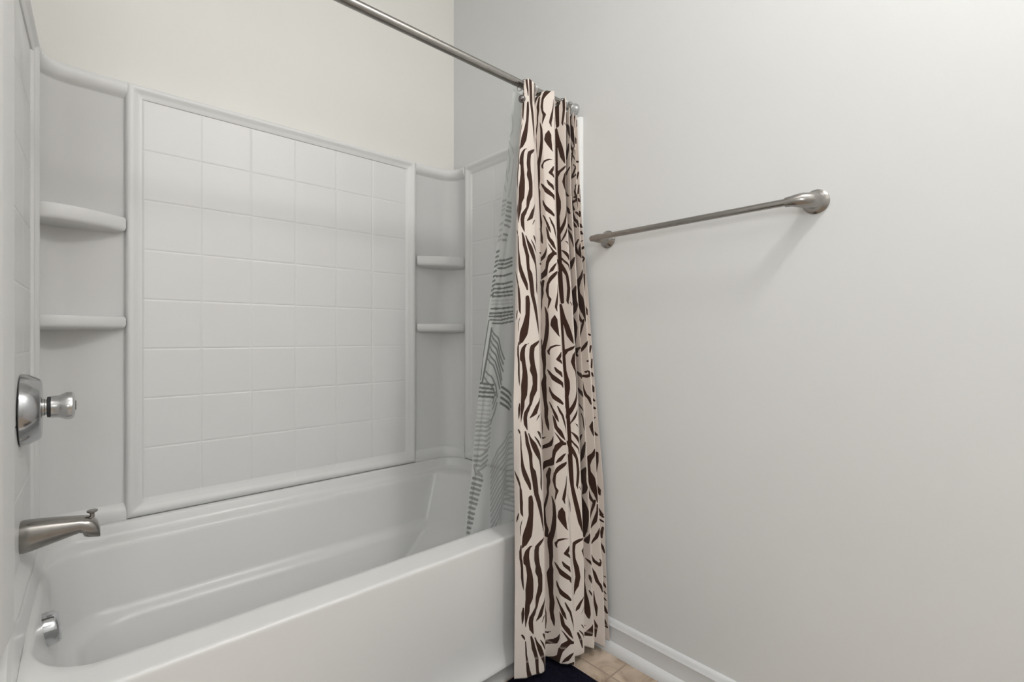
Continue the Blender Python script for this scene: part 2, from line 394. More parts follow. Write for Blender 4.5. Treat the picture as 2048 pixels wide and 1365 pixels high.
# ---------------------------------------------------------------- spout
spo = empty('tub_spout', (-.008, -.39, .647))
tag(spo, 'brushed nickel tub spout with diverter on the left end wall above the tub', 'tub spout')
def spout_body():
    # cross-sections along x: (x, z_top, z_bot, half width, squareness)
    S_ = [(-.012, .683, .611, .033), (-.004, .685, .610, .034), (.01, .684, .612, .034), (.045, .680, .620, .031), (.075, .675, .627, .029), (.095, .672, .632, .028), (.101, .671, .630, .028), (.105, .670, .621, .028), (.112, .669, .617, .028), (.122, .664, .615, .0265), (.1305, .653, .613, .024), (.1350, .638, .613, .020)]
    n = 32; V = []
    for x, zt, zb, hw in S_:
        zc = (zt+zb)/2; hz = (zt-zb)/2
        for k in range(n):
            a = 2*math.pi*k/n; c, s = math.cos(a), math.sin(a); e = .75
            V.append((x, spo.location.y+hw*math.copysign(abs(c)**e, c), zc+hz*math.copysign(abs(s)**e, s)))
    F = [(i*n+k, i*n+(k+1) % n, (i+1)*n+(k+1) % n, (i+1)*n+k) for i in range(len(S_)-1) for k in range(n)]
    F += [tuple(range(n)), tuple((len(S_)-1)*n+k for k in range(n))]
    return recalc(mesh('spout_body', V, F, M_nick, spo, 48))
sb = spout_body()
dv = lathe('diverter_knob', [(0, .0052), (.010, .0048), (.011, .007), (.014, .0112), (.0165, .0115), (.018, .0100), (.0185, .001)], (.120, -.39, .664), (0, 0, 1), M_nick, spo, 28)
reparent(spo, [sb, dv])

# ---------------------------------------------------------------- valve
val = empty('shower_valve', (-.008, -.39, .950))
tag(val, 'round chrome shower valve with single satin knob on left end wall above the spout', 'shower valve')
es = lathe('escutcheon', [(0, .083), (.002, .086), (.012, .0845), (.034, .0725), (.037, .069), (.0382, .064), (.0385, .030), (.037, .001)], (-.010, -.39, .949), (1, 0, 0), M_plate, val, 64)
stm = lathe('stem', [(0, .021), (.006, .021), (.007, .019), (.013, .019), (.013, .001)], (.026, -.39, .952), (1, 0, 0), M_satin, val, 40)
rg = lathe('knob_collar', [(0, .019), (.001, .025), (.006, .0255), (.007, .022)], (.036, -.39, .952), (1, 0, 0), M_dark, val, 40)
def knob():
    n = 64; prof = [(0, .024), (.001, .0265), (.012, .0265), (.018, .028), (.026, .0325), (.034, .034), (.040, .033), (.044, .028), (.0455, .020), (.046, .012), (.0455, .001)]
    V = []
    for d, r in prof:
        for k in range(n):
            a = 2*math.pi*k/n; lob = 1-.05*max(0, min(1, (d-.014)/.014))*(.5-.5*math.cos(8*a))
            V.append((.0425+d*.99, -.39+r*lob*math.cos(a), .952+r*lob*math.sin(a)))
    F = [(i*n+k, i*n+(k+1) % n, (i+1)*n+(k+1) % n, (i+1)*n+k) for i in range(len(prof)-1) for k in range(n)]+[tuple(range(n)), tuple((len(prof)-1)*n+k for k in range(n))]
    return recalc(mesh('knob', V, F, M_satin, val, 40))
kb = knob()
kc = lathe('knob_cap', [(0, .0125), (.0015, .012), (.002, .010), (.002, .001)], (.0875, -.39, .952), (1, 0, 0), M_dark, kb, 32)
reparent(val, [es, stm, rg, kb, kc])

# ---------------------------------------------------------------- curtain rod and its rings
ROD = (-.80, 2.0)
rod = empty('shower_rod', (XR, ROD[0], ROD[1]))
tag(rod, 'straight brushed nickel shower curtain rod spanning above the bathtub', 'shower rod')
rb = tube('rod_tube', [(x, ROD[0], ROD[1]) for x in (-.040, .3, .8, 1.2, 1.520)], .0135, M_nick, rod, 32)
fl = lathe('flange', [(0, .0225), (.004, .0235), (.010, .0225), (.016, .0195), (.022, .0175), (.034, .0162), (.035, .0138)], (XR, ROD[0], ROD[1]), (-1, 0, 0), M_satin, rod, 40)
fl2 = lathe('flange', [(0, .0225), (.004, .0235), (.010, .0225), (.016, .0195), (.022, .0175), (.034, .0162), (.035, .0138)], (-.047, ROD[0], ROD[1]), (1, 0, 0), M_satin, rod, 40)
reparent(rod, [rb, fl, fl2])
def curtain_ring(x, tilt, ball, label):
    r_ = empty('curtain_ring', (x, ROD[0], ROD[1]+.0155))
    tag(r_, label, 'curtain ring', 'metal rings on the shower rod')
    pts = []
    for k in range(29):
        a = 2*math.pi*k/28; pts.append((x+tilt*math.cos(a), ROD[0]-.004+.0225*math.sin(a), ROD[1]-.0045+.0205*math.cos(a)))
    q = [tube('wire', pts, .0017, M_satin, r_, 10, caps=False)]
    if ball:
        q.append(lathe('ball', [(-.0125, .001), (-.012, .0042), (-.009, .0088), (-.005, .0117), (0, .0128), (.005, .0117), (.009, .0088), (.012, .0042), (.0125, .001)], (1.204, ROD[0]-.038, 1.925), (0, 0, 1), M_ballm, r_, 28))
        q.append(tube('hook', [(x-.004, ROD[0]-.022, 1.983), (x-.012, ROD[0]-.028, 1.968), (1.208, ROD[0]-.036, 1.942), (1.204, ROD[0]-.038, 1.933)], .0016, M_satin, r_, 8))
    reparent(r_, q); return r_
curtain_ring(1.236, .006, True, 'leftmost metal ring on the rod, with a round dark ball bead')
curtain_ring(1.287, -.006, False, 'ring on the rod just right of the ball-bead ring, behind the first curtain pleat')
curtain_ring(1.348, .007, False, 'bright ring on the rod at the dip between first and second pleats')
curtain_ring(1.377, -.004, False, 'dark ring on the rod directly left of the second zebra curtain pleat')
curtain_ring(1.446, -.005, False, 'metal ring on the rod behind the third zebra curtain pleat')
curtain_ring(1.478, .004, False, 'ring on the rod nearest to the wall flange')

# ---------------------------------------------------------------- towel bar
tb = empty('towel_bar', (XR, -1.27, 1.477))
tag(tb, 'brushed nickel towel bar mounted on the right wall beside the shower curtain', 'towel bar')
BX, BZ = XR-.056, 1.477
q = [tube('bar', [(BX, y, BZ) for y in (-.935, -1.1, -1.4, -1.585)], .0096, M_nick, tb, 32)]
def bracket(y, sgn):
    r_ = lathe('rosette', [(0, .0315), (.004, .0318), (.0055, .0305), (.0065, .0290), (.012, .0255), (.019, .0195), (.022, .0175)], (XR, y, BZ), (-1, 0, 0), M_nick, tb, 56)
    P = []; rad = []
    for k in range(13):
        t = k/12; P.append((XR-.016-.040*math.sin(t*math.pi/2)**1.0, y-sgn*(0 if t < .25 else .040*((t-.25)/.75)**1.5), BZ)); rad.append(.0168-.0048*t)
    a_ = tube('post', P, rad, M_nick, tb, 36)
    cap = lathe('end_cap', [(-.018, .0102), (.0, .0108), (.008, .0106), (.0125, .0085), (.015, .004), (.0153, .0008)], (BX, y+(-sgn)*(-.002), BZ), (0, 1, 0) if sgn < 0 else (0, -1, 0), M_nick, tb, 32) if sgn < 0 else None
    return [r_, a_]+([cap] if cap else [])
q += bracket(-.938, -1 if False else 1) if False else []
def rosette(y): return lathe('rosette', [(0, .0315), (.004, .0318), (.0055, .0305), (.0065, .0290), (.012, .0250), (.018, .0205), (.022, .0185)], (XR, y, BZ), (-1, 0, 0), M_nick, tb, 56)
def post(pts, rad): return tube('post', pts, rad, M_nick, tb, 36)
# each bracket leaves its rosette, leans towards the middle and turns into a socket for the bar
for y, s_ in ((-.955, -1), (-1.622, 1)):
    q.append(rosette(y))
    P = [(XR-.016, y, BZ), (XR-.026, y+s_*.002, BZ), (XR-.036, y+s_*.010, BZ), (XR-.045, y+s_*.018, BZ), (XR-.052, y+s_*.028, BZ), (BX, y+s_*.040, BZ), (BX, y+s_*.056, BZ)]
    rr = [.0205, .0198, .0195, .0190, .0172, .0142, .0125]
    if s_ < 0:
        # far bracket: the post meets the bar's rounded end
        P = [(XR-.016, y, BZ), (XR-.028, y+.002, BZ), (XR-.040, y+.008, BZ), (XR-.050, y+.016, BZ), (BX, y+.022, BZ)]; rr = [.0190, .0178, .0162, .0142, .0115]
        q.append(lathe('end_cap', [(-.022, .0100), (.0, .0106), (.012, .0106), (.0165, .0085), (.019, .004), (.0192, .0008)], (BX, y+.018, BZ), (0, 1, 0), M_nick, tb, 32))
    q.append(post(P, rr))
reparent(tb, q)

# ---------------------------------------------------------------- bath mat
def bath_mat():
    bm = bmesh.new()
    nx, ny = 60, 50; x0, x1, y0, y1 = .62, 1.347, -1.42, -.846
    g = {}
    for i in range(nx+1):
        for j in range(ny+1):
            u, v = i/nx, j/ny; e = min(u*(x1-x0), (1-u)*(x1-x0), v*(y1-y0), (1-v)*(y1-y0))
            z = .0125*min(1, (e/.012))**.5 if e > 0 else .002
            z += random.uniform(-.0006, .0006) if e > .01 else 0
            g[i, j] = bm.verts.new((x0+u*(x1-x0), y0+v*(y1-y0), z))
    for i in range(nx):
        for j in range(ny): bm.faces.new((g[i, j], g[i+1, j], g[i+1, j+1], g[i, j+1]))
    bo = [g[i, 0] for i in range(nx+1)]+[g[nx, j] for j in range(1, ny+1)]+[g[i, ny] for i in range(nx-1, -1, -1)]+[g[0, j] for j in range(ny-1, 0, -1)]
    lo = [bm.verts.new((v.co.x, v.co.y, 0.0)) for v in bo]
    for a in range(len(bo)):
        b = (a+1) % len(bo); bm.faces.new((bo[a], lo[a], lo[b], bo[b]))
    bm.faces.new(list(reversed(lo)))
    me = bpy.data.meshes.new('bath_mat'); bm.to_mesh(me); bm.free()
    return link('bath_mat', me, M_mat, None, 60)
tag(bath_mat(), 'dark navy bath mat on the floor in front of the tub apron', 'bath mat')

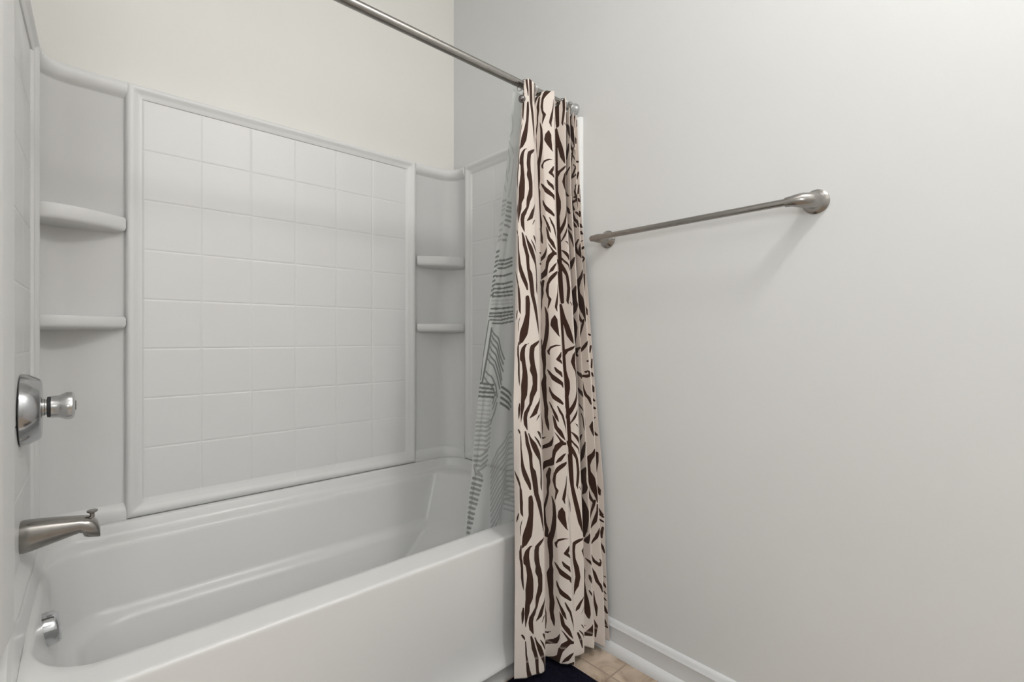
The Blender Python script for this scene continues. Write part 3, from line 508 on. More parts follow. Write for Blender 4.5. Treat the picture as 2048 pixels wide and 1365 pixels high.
# ---------------------------------------------------------------- shower curtain
CUR = json.loads('''{"S":[0.0,0.0255,0.0578,0.0909,0.1209,0.1626,0.2017,0.2317,0.2759,0.3059,0.3229,0.3529,0.3826,0.4126,0.4237],"rows":[[2.0,[[1.2312,-0.815],[1.2239,-0.83],[1.2356,-0.84],[1.2671,-0.835],[1.3084,-0.795],[1.3223,-0.82],[1.3607,-0.84],[1.4122,-0.795],[1.4284,-0.835],[1.4738,-0.795],[1.4565,-0.83],[1.4955,-0.7975],[1.4851,-0.825],[1.4985,-0.8149],[1.4985,-0.8284]]],[1.657,[[1.1891,-0.8275],[1.181,-0.8434],[1.2083,-0.8535],[1.249,-0.8507],[1.3104,-0.7917],[1.3098,-0.8394],[1.3391,-0.8623],[1.4009,-0.8079],[1.4052,-0.8554],[1.4558,-0.8133],[1.4381,-0.8532],[1.4847,-0.8155],[1.4737,-0.8517],[1.4985,-0.8321],[1.4985,-0.8479]]],[1.351,[[1.1764,-0.8386],[1.1698,-0.8554],[1.2036,-0.8655],[1.2482,-0.8646],[1.3177,-0.7971],[1.3094,-0.8567],[1.3303,-0.8822],[1.3949,-0.8258],[1.4061,-0.8736],[1.4567,-0.8322],[1.4445,-0.8738],[1.4905,-0.8364],[1.4766,-0.8755],[1.4985,-0.8587],[1.4985,-0.8766]]],[0.91,[[1.1482,-0.8546],[1.1648,-0.8726],[1.1982,-0.8829],[1.242,-0.8848],[1.3148,-0.8162],[1.308,-0.8816],[1.3343,-0.911],[1.394,-0.8604],[1.419,-0.8999],[1.4659,-0.863],[1.4451,-0.9037],[1.4877,-0.87],[1.4888,-0.9099],[1.4985,-0.9034],[1.4985,-0.9183]]],[0.57,[[1.1456,-0.867],[1.1478,-0.8859],[1.1919,-0.8962],[1.2416,-0.9003],[1.3144,-0.8326],[1.3048,-0.9008],[1.3297,-0.9331],[1.3837,-0.8884],[1.4139,-0.9202],[1.4566,-0.8873],[1.4449,-0.9267],[1.4841,-0.8964],[1.487,-0.9363],[1.4985,-0.9285],[1.4985,-0.9543]]],[0.298,[[1.1365,-0.8769],[1.1599,-0.8966],[1.1974,-0.9069],[1.237,-0.9127],[1.2998,-0.855],[1.303,-0.9162],[1.3298,-0.9508],[1.3735,-0.9179],[1.4093,-0.9364],[1.4436,-0.9095],[1.4429,-0.945],[1.4756,-0.9203],[1.4855,-0.9575],[1.4985,-0.9487],[1.4985,-0.9675]]],[0.055,[[1.1262,-0.8857],[1.1574,-0.9061],[1.1969,-0.9164],[1.2266,-0.9238],[1.2758,-0.8791],[1.2928,-0.9299],[1.3215,-0.9666],[1.3467,-0.9474],[1.3903,-0.9508],[1.4177,-0.9307],[1.4347,-0.9615],[1.4611,-0.943],[1.472,-0.9764],[1.4985,-0.9587],[1.4985,-0.9797]]]],"T":[[[0.0551,1.254,0.007],[0.0564,1.234,0.0085],[0.0551,1.198,0.008],[0.0501,1.166,0.0095],[0.0414,1.134,0.0105],[0.0339,1.11,0.007],[0.0277,1.098,0.002]],[[0.0725,1.262,0.005],[0.0788,1.23,0.005],[0.0837,1.194,0.0042],[0.0875,1.162,0.0035],[0.09,1.138,0.002],[0.0949,1.122,0.0007]],[[0.0576,1.102,0.001],[0.0464,1.098,0.0025],[0.0402,1.086,0.0045],[0.0364,1.066,0.007],[0.0364,1.05,0.0075],[0.0377,1.058,0.006],[0.0402,1.034,0.005],[0.0427,1.01,0.0062],[0.0427,0.99,0.008],[0.0402,0.962,0.01],[0.0389,0.934,0.009],[0.0339,0.914,0.0062],[0.0327,0.894,0.0065],[0.0302,0.874,0.0045],[0.0277,0.846,0.001]],[[0.0949,1.114,0.0015],[0.0813,1.102,0.0045],[0.0701,1.09,0.0062],[0.0676,1.066,0.0062],[0.0676,1.082,0.0065],[0.0663,1.054,0.0082],[0.0701,1.03,0.006],[0.0701,1.014,0.0087],[0.075,0.994,0.0062],[0.075,0.966,0.0055],[0.0725,0.946,0.007],[0.0651,0.926,0.007],[0.0613,0.902,0.0055],[0.0539,0.89,0.0065],[0.0439,0.874,0.006],[0.0414,0.858,0.0055],[0.0427,0.838,0.005],[0.0476,0.818,0.001]],[[0.09,0.922,0.001],[0.085,0.906,0.003],[0.08,0.894,0.0045],[0.0725,0.87,0.0055],[0.0663,0.862,0.0035],[0.0564,0.854,0.001]],[[0.0949,0.87,0.0005],[0.0837,0.862,0.002],[0.0763,0.846,0.001]],[[0.0788,0.81,0.0015],[0.0837,0.802,0.004],[0.09,0.786,0.0035]],[[0.0713,0.794,0.001],[0.0788,0.778,0.0025],[0.085,0.762,0.0025],[0.0949,0.746,0.0015]],[[0.0414,0.814,0.002],[0.0452,0.794,0.004],[0.0476,0.774,0.005],[0.0526,0.758,0.0062],[0.0576,0.738,0.007],[0.0584,0.714,0.006],[0.0597,0.694,0.006],[0.0646,0.678,0.008],[0.0689,0.65,0.0065],[0.0716,0.618,0.006],[0.0728,0.602,0.005]],[[0.0514,0.806,0.0015],[0.0601,0.786,0.005],[0.0676,0.77,0.0065],[0.0725,0.754,0.0065],[0.0788,0.734,0.006],[0.0842,0.714,0.0035],[0.0871,0.69,0.003],[0.0878,0.662,0.003],[0.0869,0.638,0.0035],[0.0865,0.622,0.0025],[0.089,0.61,0.0007]],[[0.0265,0.802,0.002],[0.0277,0.774,0.003],[0.0277,0.762,0.003],[0.0302,0.742,0.0035],[0.0328,0.71,0.005],[0.0367,0.69,0.0055],[0.0447,0.662,0.0055],[0.0512,0.642,0.005],[0.0541,0.626,0.003]],[[0.0045,1.342,0.0015],[0.0159,1.318,0.004],[0.0261,1.294,0.0035]],[[0.024,1.306,0.002],[0.0277,1.282,0.0055],[0.0302,1.242,0.0062],[0.0315,1.214,0.0045],[0.0352,1.198,0.0007]],[[0.0339,1.19,0.0005],[0.029,1.178,0.002],[0.024,1.166,0.003],[0.0215,1.138,0.0007]],[[0.0181,1.21,0.002],[0.013,1.194,0.003],[0.0085,1.178,0.0007]],[[0.0227,1.106,0.0025],[0.0193,1.086,0.004],[0.0193,1.062,0.004],[0.021,1.058,0.0045],[0.0227,1.034,0.0045],[0.0216,1.002,0.004],[0.0227,0.978,0.003],[0.0238,0.962,0.0007]],[[0.0221,0.906,0.002],[0.021,0.89,0.004],[0.0198,0.87,0.0025],[0.0187,0.854,0.0005]],[[0.0176,0.822,0.002],[0.0216,0.814,0.003],[0.0244,0.806,0.001]],[[0.1455,0.666,0.0035],[0.1395,0.638,0.0055],[0.141,0.622,0.0045],[0.138,0.598,0.003],[0.138,0.578,0.0025],[0.132,0.546,0.0035],[0.1245,0.522,0.005],[0.1245,0.502,0.0055],[0.126,0.474,0.0055],[0.132,0.454,0.005],[0.129,0.43,0.005]],[[0.147,1.23,0.001],[0.1531,1.202,0.005],[0.1546,1.166,0.007],[0.1515,1.138,0.007],[0.147,1.11,0.006],[0.141,1.086,0.0065],[0.138,1.062,0.0055],[0.1395,1.078,0.006],[0.1395,1.054,0.0065],[0.141,1.026,0.005],[0.1395,0.998,0.0035],[0.141,0.982,0.005],[0.1365,0.958,0.0085],[0.138,0.934,0.0075],[0.1395,0.902,0.0055],[0.1425,0.874,0.006],[0.141,0.842,0.005],[0.144,0.818,0.005],[0.147,0.798,0.0012]],[[0.1952,1.094,0.001],[0.1816,1.094,0.0025],[0.1651,1.086,0.004],[0.1546,1.074,0.0045],[0.1561,1.066,0.004],[0.1591,1.062,0.002]],[[0.1967,1.07,0.002],[0.1922,1.058,0.0055],[0.1846,1.046,0.005],[0.1937,1.038,0.0045],[0.1997,1.03,0.002]],[[0.1756,1.018,0.002],[0.1816,1.006,0.005],[0.1907,0.998,0.006],[0.1967,0.986,0.0025]],[[0.1485,1.01,0.001],[0.1576,0.998,0.0055],[0.1711,0.982,0.008],[0.1846,0.97,0.007],[0.1952,0.962,0.006],[0.1982,0.95,0.0025]],[[0.1531,0.95,0.001],[0.1576,0.934,0.0045],[0.1681,0.918,0.0075],[0.1816,0.906,0.0065],[0.1937,0.894,0.004]],[[0.1515,0.898,0.001],[0.1591,0.882,0.0035],[0.1681,0.866,0.0045],[0.1741,0.85,0.005],[0.1786,0.838,0.0025],[0.1816,0.83,0.0005]],[[0.1621,0.854,0.0015],[0.1681,0.838,0.005],[0.1726,0.814,0.0055],[0.1831,0.798,0.0065],[0.1907,0.782,0.0045],[0.1982,0.77,0.001]],[[0.1786,0.886,0.0015],[0.1861,0.866,0.0035],[0.1922,0.854,0.0035],[0.1982,0.83,0.0035],[0.2057,0.806,0.003],[0.2042,0.79,0.0012]],[[0.1666,0.798,0.0007],[0.1756,0.786,0.002],[0.1846,0.77,0.003],[0.1892,0.762,0.005]],[[0.1997,0.758,0.0045],[0.1861,0.758,0.0065],[0.1741,0.746,0.009],[0.1636,0.73,0.0085],[0.1576,0.706,0.006],[0.15,0.69,0.009],[0.135,0.678,0.0085],[0.123,0.662,0.0075],[0.12,0.65,0.003]],[[0.1606,0.782,0.001],[0.1561,0.766,0.0035],[0.1485,0.75,0.0055],[0.135,0.738,0.006],[0.126,0.734,0.006],[0.1169,0.726,0.003]],[[0.1395,0.774,0.0012],[0.1305,0.766,0.0025],[0.1169,0.766,0.003]],[[0.1169,0.854,0.0015],[0.1245,0.83,0.003],[0.1245,0.802,0.004],[0.123,0.778,0.0025]],[[0.1982,0.726,0.0015],[0.1907,0.718,0.0035],[0.1801,0.702,0.0055],[0.1681,0.69,0.001]],[[0.1982,0.694,0.0035],[0.1892,0.686,0.0055],[0.1741,0.67,0.0065],[0.1621,0.654,0.007],[0.1576,0.63,0.007],[0.1606,0.61,0.0055],[0.1681,0.598,0.007],[0.1621,0.578,0.005],[0.1561,0.566,0.001]],[[0.1982,1.306,0.001],[0.1952,1.278,0.002],[0.1892,1.242,0.004],[0.1861,1.226,0.0035],[0.1892,1.21,0.0007]],[[0.1816,1.198,0.0012],[0.1801,1.182,0.0085],[0.1786,1.166,0.0105],[0.1846,1.146,0.0065],[0.1892,1.13,0.0025],[0.1952,1.122,0.0005]],[[0.1997,1.246,0.001],[0.2042,1.226,0.003],[0.2027,1.202,0.002],[0.2057,1.186,0.0007]],[[0.1982,1.174,0.0005],[0.1967,1.146,0.0007]],[[0.2374,0.706,0.0015],[0.2392,0.686,0.003],[0.2419,0.65,0.0055],[0.2436,0.622,0.006],[0.2463,0.594,0.0055],[0.2401,1.238,0.0055],[0.2472,1.194,0.0065],[0.2551,1.162,0.007],[0.2613,1.13,0.0075],[0.2675,1.11,0.005],[0.2711,1.098,0.001]],[[0.2357,0.75,0.0035],[0.2463,0.73,0.0065],[0.256,0.71,0.0055],[0.264,0.69,0.0045],[0.2666,0.662,0.005],[0.2675,0.642,0.0055],[0.264,0.614,0.0045],[0.2613,0.598,0.0035],[0.2631,0.586,0.001]],[[0.2472,0.758,0.0025],[0.2596,0.738,0.0025],[0.2719,0.726,0.003],[0.2772,0.706,0.002]],[[0.2684,0.594,0.001],[0.2737,0.586,0.002],[0.2772,0.578,0.0007]],[[0.2755,1.09,0.0025],[0.264,1.082,0.005],[0.2516,1.074,0.005],[0.2401,1.054,0.006],[0.2383,1.03,0.006],[0.2401,1.01,0.0065],[0.2436,0.986,0.0065],[0.2472,0.962,0.007],[0.2472,0.938,0.0065],[0.2436,0.918,0.007],[0.2392,0.894,0.0055],[0.2357,0.87,0.002],[0.2339,0.858,0.0005]],[[0.2799,1.074,0.0015],[0.2711,1.058,0.0055],[0.2666,1.034,0.007],[0.2693,1.014,0.005],[0.2746,0.998,0.0035],[0.2755,0.974,0.0025],[0.2737,0.93,0.0025],[0.2702,0.906,0.004],[0.2622,0.882,0.005],[0.2516,0.858,0.0055],[0.2427,0.842,0.006],[0.2374,0.834,0.0035]],[[0.2755,0.87,0.001],[0.2702,0.854,0.0035],[0.2604,0.834,0.0035],[0.2498,0.814,0.0012]],[[0.2613,0.814,0.001],[0.2693,0.81,0.0025],[0.2755,0.802,0.0015]],[[0.2525,0.782,0.002],[0.2631,0.77,0.005],[0.2728,0.758,0.0065],[0.2764,0.742,0.0015]],[[0.2463,0.762,0.0012],[0.2542,0.746,0.0025],[0.2693,0.73,0.003]],[[0.3142,0.77,0.001],[0.3087,0.754,0.0035],[0.3053,0.738,0.002]],[[0.3066,0.994,0.0035],[0.3159,0.986,0.0065],[0.3218,0.974,0.0025]],[[0.3061,0.934,0.004],[0.3146,0.922,0.0065],[0.321,0.91,0.0035]],[[0.304,0.882,0.0012],[0.3121,0.87,0.003],[0.3193,0.858,0.0015]],[[0.3138,0.846,0.0012],[0.3176,0.83,0.002],[0.3201,0.798,0.002],[0.3214,0.786,0.0007]],[[0.3218,0.746,0.002],[0.3172,0.722,0.004],[0.3121,0.69,0.0045],[0.307,0.662,0.001]],[[0.3193,0.654,0.002],[0.3121,0.626,0.007],[0.3121,0.602,0.007],[0.3172,0.586,0.0055],[0.3133,0.562,0.003],[0.3091,0.55,0.0007]],[[0.307,1.202,0.0015],[0.31,1.178,0.005],[0.3116,1.158,0.005],[0.31,1.126,0.0035],[0.3074,1.098,0.0015]],[[0.3218,1.086,0.0025],[0.3112,1.078,0.005],[0.3083,1.062,0.004],[0.3112,1.054,0.0035]],[[0.3515,1.314,0.0015],[0.3579,1.282,0.005],[0.3623,1.246,0.006],[0.37,1.218,0.006],[0.3771,1.194,0.002]],[[0.3707,1.186,0.003],[0.3662,1.166,0.0035],[0.3591,1.138,0.0025],[0.3553,1.114,0.0007]],[[0.3822,1.106,0.0035],[0.3758,1.098,0.0055],[0.3585,1.074,0.005],[0.3553,1.066,0.001]],[[0.3809,1.038,0.001],[0.3764,1.034,0.004],[0.3713,1.034,0.001]],[[0.3707,0.99,0.0015],[0.3643,0.994,0.002],[0.3739,0.998,0.0025],[0.3815,0.994,0.005],[0.3803,0.982,0.005],[0.37,0.978,0.0055],[0.3566,0.978,0.005]],[[0.354,0.966,0.0015],[0.3566,0.934,0.004],[0.363,0.91,0.005],[0.3726,0.898,0.005],[0.3777,0.878,0.003]],[[0.3502,0.846,0.001],[0.3534,0.818,0.003],[0.3559,0.794,0.001]],[[0.379,0.814,0.002],[0.3745,0.794,0.0055],[0.3771,0.778,0.0045],[0.3796,0.762,0.0015]],[[0.3809,0.714,0.003],[0.3739,0.694,0.0055],[0.3636,0.678,0.0075],[0.3585,0.654,0.0065],[0.3598,0.63,0.006],[0.3675,0.61,0.0075],[0.3726,0.578,0.0065],[0.3751,0.55,0.006],[0.3783,0.526,0.002]],[[0.3553,0.562,0.0015],[0.3585,0.538,0.0055],[0.3649,0.526,0.004]],[[0.4161,0.702,0.003],[0.4151,0.67,0.003],[0.4128,0.63,0.001]],[[0.4086,0.594,0.0012],[0.4141,0.57,0.0045],[0.4164,0.55,0.0015]],[[0.4203,1.042,0.002],[0.4167,1.01,0.0025]],[[0.4167,0.99,0.0035],[0.4196,0.978,0.002]],[[0.4128,0.95,0.0015],[0.4167,0.938,0.0045],[0.4177,0.922,0.0025]],[[0.4086,0.902,0.003],[0.418,0.89,0.0035]],[[0.4086,0.87,0.0035],[0.4177,0.862,0.004]],[[0.4125,0.822,0.002],[0.4177,0.83,0.0015]],[[0.4125,0.778,0.002],[0.4174,0.766,0.0035]],[[0.4148,1.134,0.0025],[0.4203,1.13,0.0035]],[[0.42,1.09,0.003],[0.4148,1.066,0.0025]]],"face":[1,1,1,1,1,1,1,1,1,1,1,0,1,1,0,0,0,0,2,2,2,2,2,2,2,2,2,2,2,2,2,2,2,2,2,2,2,2,2,3,3,3,3,3,3,3,3,3,3,4,4,4,4,4,4,4,4,4,5,5,5,5,5,5,5,5,5,5,6,6,6,6,6,6,6,6,6,6,6],"U":[[[0.4238,1.962,0.0025],[0.4235,1.946,0.0025],[0.4203,1.93,0.0007]],[[0.3866,1.962,0.003],[0.3854,1.926,0.003],[0.3758,1.906,0.0007]],[[0.3783,1.826,0.0025],[0.3866,1.802,0.004],[0.386,1.778,0.0035],[0.3866,1.75,0.001]],[[0.3611,1.822,0.002],[0.3719,1.798,0.0025],[0.379,1.782,0.0007]],[[0.3675,1.774,0.002],[0.3777,1.758,0.002],[0.3866,1.746,0.0007]],[[0.3643,1.726,0.0035],[0.3777,1.73,0.0035],[0.3828,1.726,0.002]],[[0.3116,1.934,0.0015],[0.3172,1.906,0.0045],[0.3201,1.878,0.003],[0.3227,1.858,0.0007]],[[0.3163,1.846,0.0015],[0.3138,1.822,0.0045],[0.3108,1.79,0.0015]],[[0.3176,1.75,0.0035],[0.3116,1.742,0.004],[0.3091,1.73,0.0015]],[[0.3783,1.694,0.002],[0.37,1.67,0.004],[0.3764,1.642,0.0045],[0.3828,1.618,0.0035],[0.3828,1.598,0.0012]],[[0.3489,1.646,0.0025],[0.354,1.626,0.005],[0.3636,1.602,0.0035]],[[0.3694,1.59,0.003],[0.3822,1.578,0.0055],[0.3866,1.57,0.0012]],[[0.3527,1.558,0.0035],[0.3591,1.546,0.006],[0.3687,1.534,0.0025]],[[0.4125,1.55,0.0045],[0.4158,1.542,0.005],[0.4225,1.534,0.002]],[[0.4093,1.518,0.004],[0.4212,1.51,0.0035]],[[0.4238,1.682,0.0007],[0.4238,1.654,0.0025],[0.4238,1.622,0.0007]],[[0.3719,1.486,0.003],[0.3579,1.466,0.006],[0.3643,1.442,0.005],[0.379,1.414,0.0012]],[[0.4225,1.486,0.0015],[0.4086,1.474,0.0012]],[[0.4222,1.458,0.0045],[0.4086,1.45,0.004]],[[0.4219,1.418,0.002],[0.4125,1.398,0.0025]],[[0.304,1.67,0.0035],[0.3142,1.646,0.002]],[[0.3032,1.614,0.0045],[0.31,1.598,0.005],[0.3163,1.578,0.0012]],[[0.3019,1.558,0.0015],[0.3091,1.542,0.003],[0.3184,1.514,0.001]],[[0.3095,1.522,0.0012],[0.315,1.498,0.003],[0.3197,1.466,0.002],[0.3205,1.45,0.0007]],[[0.31,1.446,0.0015],[0.3019,1.43,0.003]],[[0.321,1.414,0.0025],[0.3138,1.398,0.006],[0.3091,1.378,0.0045]],[[0.2445,0.622,0.006],[0.2463,0.594,0.0055],[0.2525,0.554,0.0065],[0.2596,0.514,0.007],[0.2666,0.47,0.007],[0.2728,0.442,0.0035],[0.2755,0.434,0.001]],[[0.2295,0.554,0.0015],[0.233,0.534,0.0035],[0.2339,0.506,0.001]],[[0.3074,0.546,0.001],[0.3108,0.526,0.005],[0.3155,0.502,0.0065],[0.3142,0.47,0.0065],[0.3112,0.438,0.006],[0.3078,0.406,0.0045]],[[0.3777,0.518,0.003],[0.3758,0.494,0.0035],[0.3675,0.458,0.005],[0.3547,0.426,0.001]],[[0.3809,0.434,0.003],[0.3694,0.406,0.004]],[[0.4128,0.502,0.0015],[0.4183,0.482,0.0035]],[[0.4138,0.462,0.003],[0.419,0.458,0.0035]],[[0.4196,0.438,0.002],[0.4154,0.41,0.0035]],[[0.2799,0.418,0.002],[0.2613,0.41,0.0045],[0.2436,0.398,0.006],[0.2401,0.374,0.006],[0.241,0.346,0.0065],[0.248,0.318,0.0075],[0.2516,0.286,0.007],[0.2463,0.258,0.0075],[0.2401,0.238,0.003],[0.2374,0.226,0.0007]],[[0.2772,0.386,0.002],[0.2693,0.374,0.004],[0.2737,0.358,0.003],[0.279,0.342,0.001]],[[0.2737,0.222,0.0015],[0.2604,0.206,0.0035],[0.2507,0.186,0.005],[0.2454,0.178,0.002]],[[0.2755,0.19,0.0012],[0.2657,0.174,0.0015],[0.2578,0.162,0.0007]],[[0.2613,0.13,0.0015],[0.2719,0.118,0.0025]],[[0.2534,0.114,0.0012],[0.2675,0.098,0.003],[0.2799,0.082,0.002]],[[0.2498,0.106,0.003],[0.2604,0.078,0.005],[0.2666,0.054,0.0025]],[[0.3231,0.426,0.0015],[0.318,0.406,0.0035],[0.3138,0.39,0.005]],[[0.3121,0.43,0.005],[0.3083,0.406,0.0025]],[[0.3112,0.33,0.0012],[0.3176,0.326,0.005],[0.3269,0.314,0.002]],[[0.3032,0.314,0.0015],[0.307,0.286,0.0035],[0.3061,0.25,0.003],[0.3078,0.214,0.0045],[0.3108,0.19,0.005],[0.3112,0.166,0.0065],[0.3129,0.146,0.0055],[0.315,0.13,0.0015]],[[0.3176,0.278,0.002],[0.3201,0.266,0.0045],[0.3222,0.254,0.002]],[[0.3159,0.226,0.0012],[0.3201,0.218,0.003],[0.3244,0.206,0.001]],[[0.307,0.102,0.002],[0.31,0.102,0.001]],[[0.3227,0.114,0.001],[0.3193,0.094,0.0045],[0.315,0.078,0.006],[0.3078,0.074,0.0055]],[[0.3796,0.426,0.003],[0.3694,0.402,0.004],[0.3547,0.374,0.002]],[[0.3489,0.334,0.003],[0.3604,0.314,0.0055],[0.3726,0.306,0.0055],[0.3803,0.318,0.003],[0.3751,0.326,0.002]],[[0.3502,0.29,0.002],[0.3591,0.274,0.005],[0.3668,0.246,0.005],[0.3758,0.234,0.005],[0.3803,0.218,0.003]],[[0.3553,0.21,0.0015],[0.3566,0.178,0.005],[0.3617,0.158,0.005],[0.3636,0.126,0.0012]],[[0.3553,0.11,0.002],[0.3611,0.094,0.005],[0.3591,0.074,0.0045],[0.3579,0.054,0.003]],[[0.4154,0.418,0.0035],[0.4158,0.398,0.0025]],[[0.4086,0.39,0.0012],[0.4167,0.366,0.0035],[0.4206,0.346,0.002]],[[0.4125,0.258,0.0012],[0.4206,0.258,0.0025]],[[0.4132,0.242,0.0015],[0.4183,0.226,0.0035],[0.4206,0.218,0.001]],[[0.4135,0.206,0.0015],[0.4206,0.198,0.002]],[[0.4135,0.182,0.0015],[0.4196,0.174,0.0025]],[[0.4148,0.15,0.0035],[0.4203,0.13,0.0035]],[[0.4086,0.122,0.0015],[0.4141,0.098,0.004],[0.4174,0.078,0.004]]]}''')
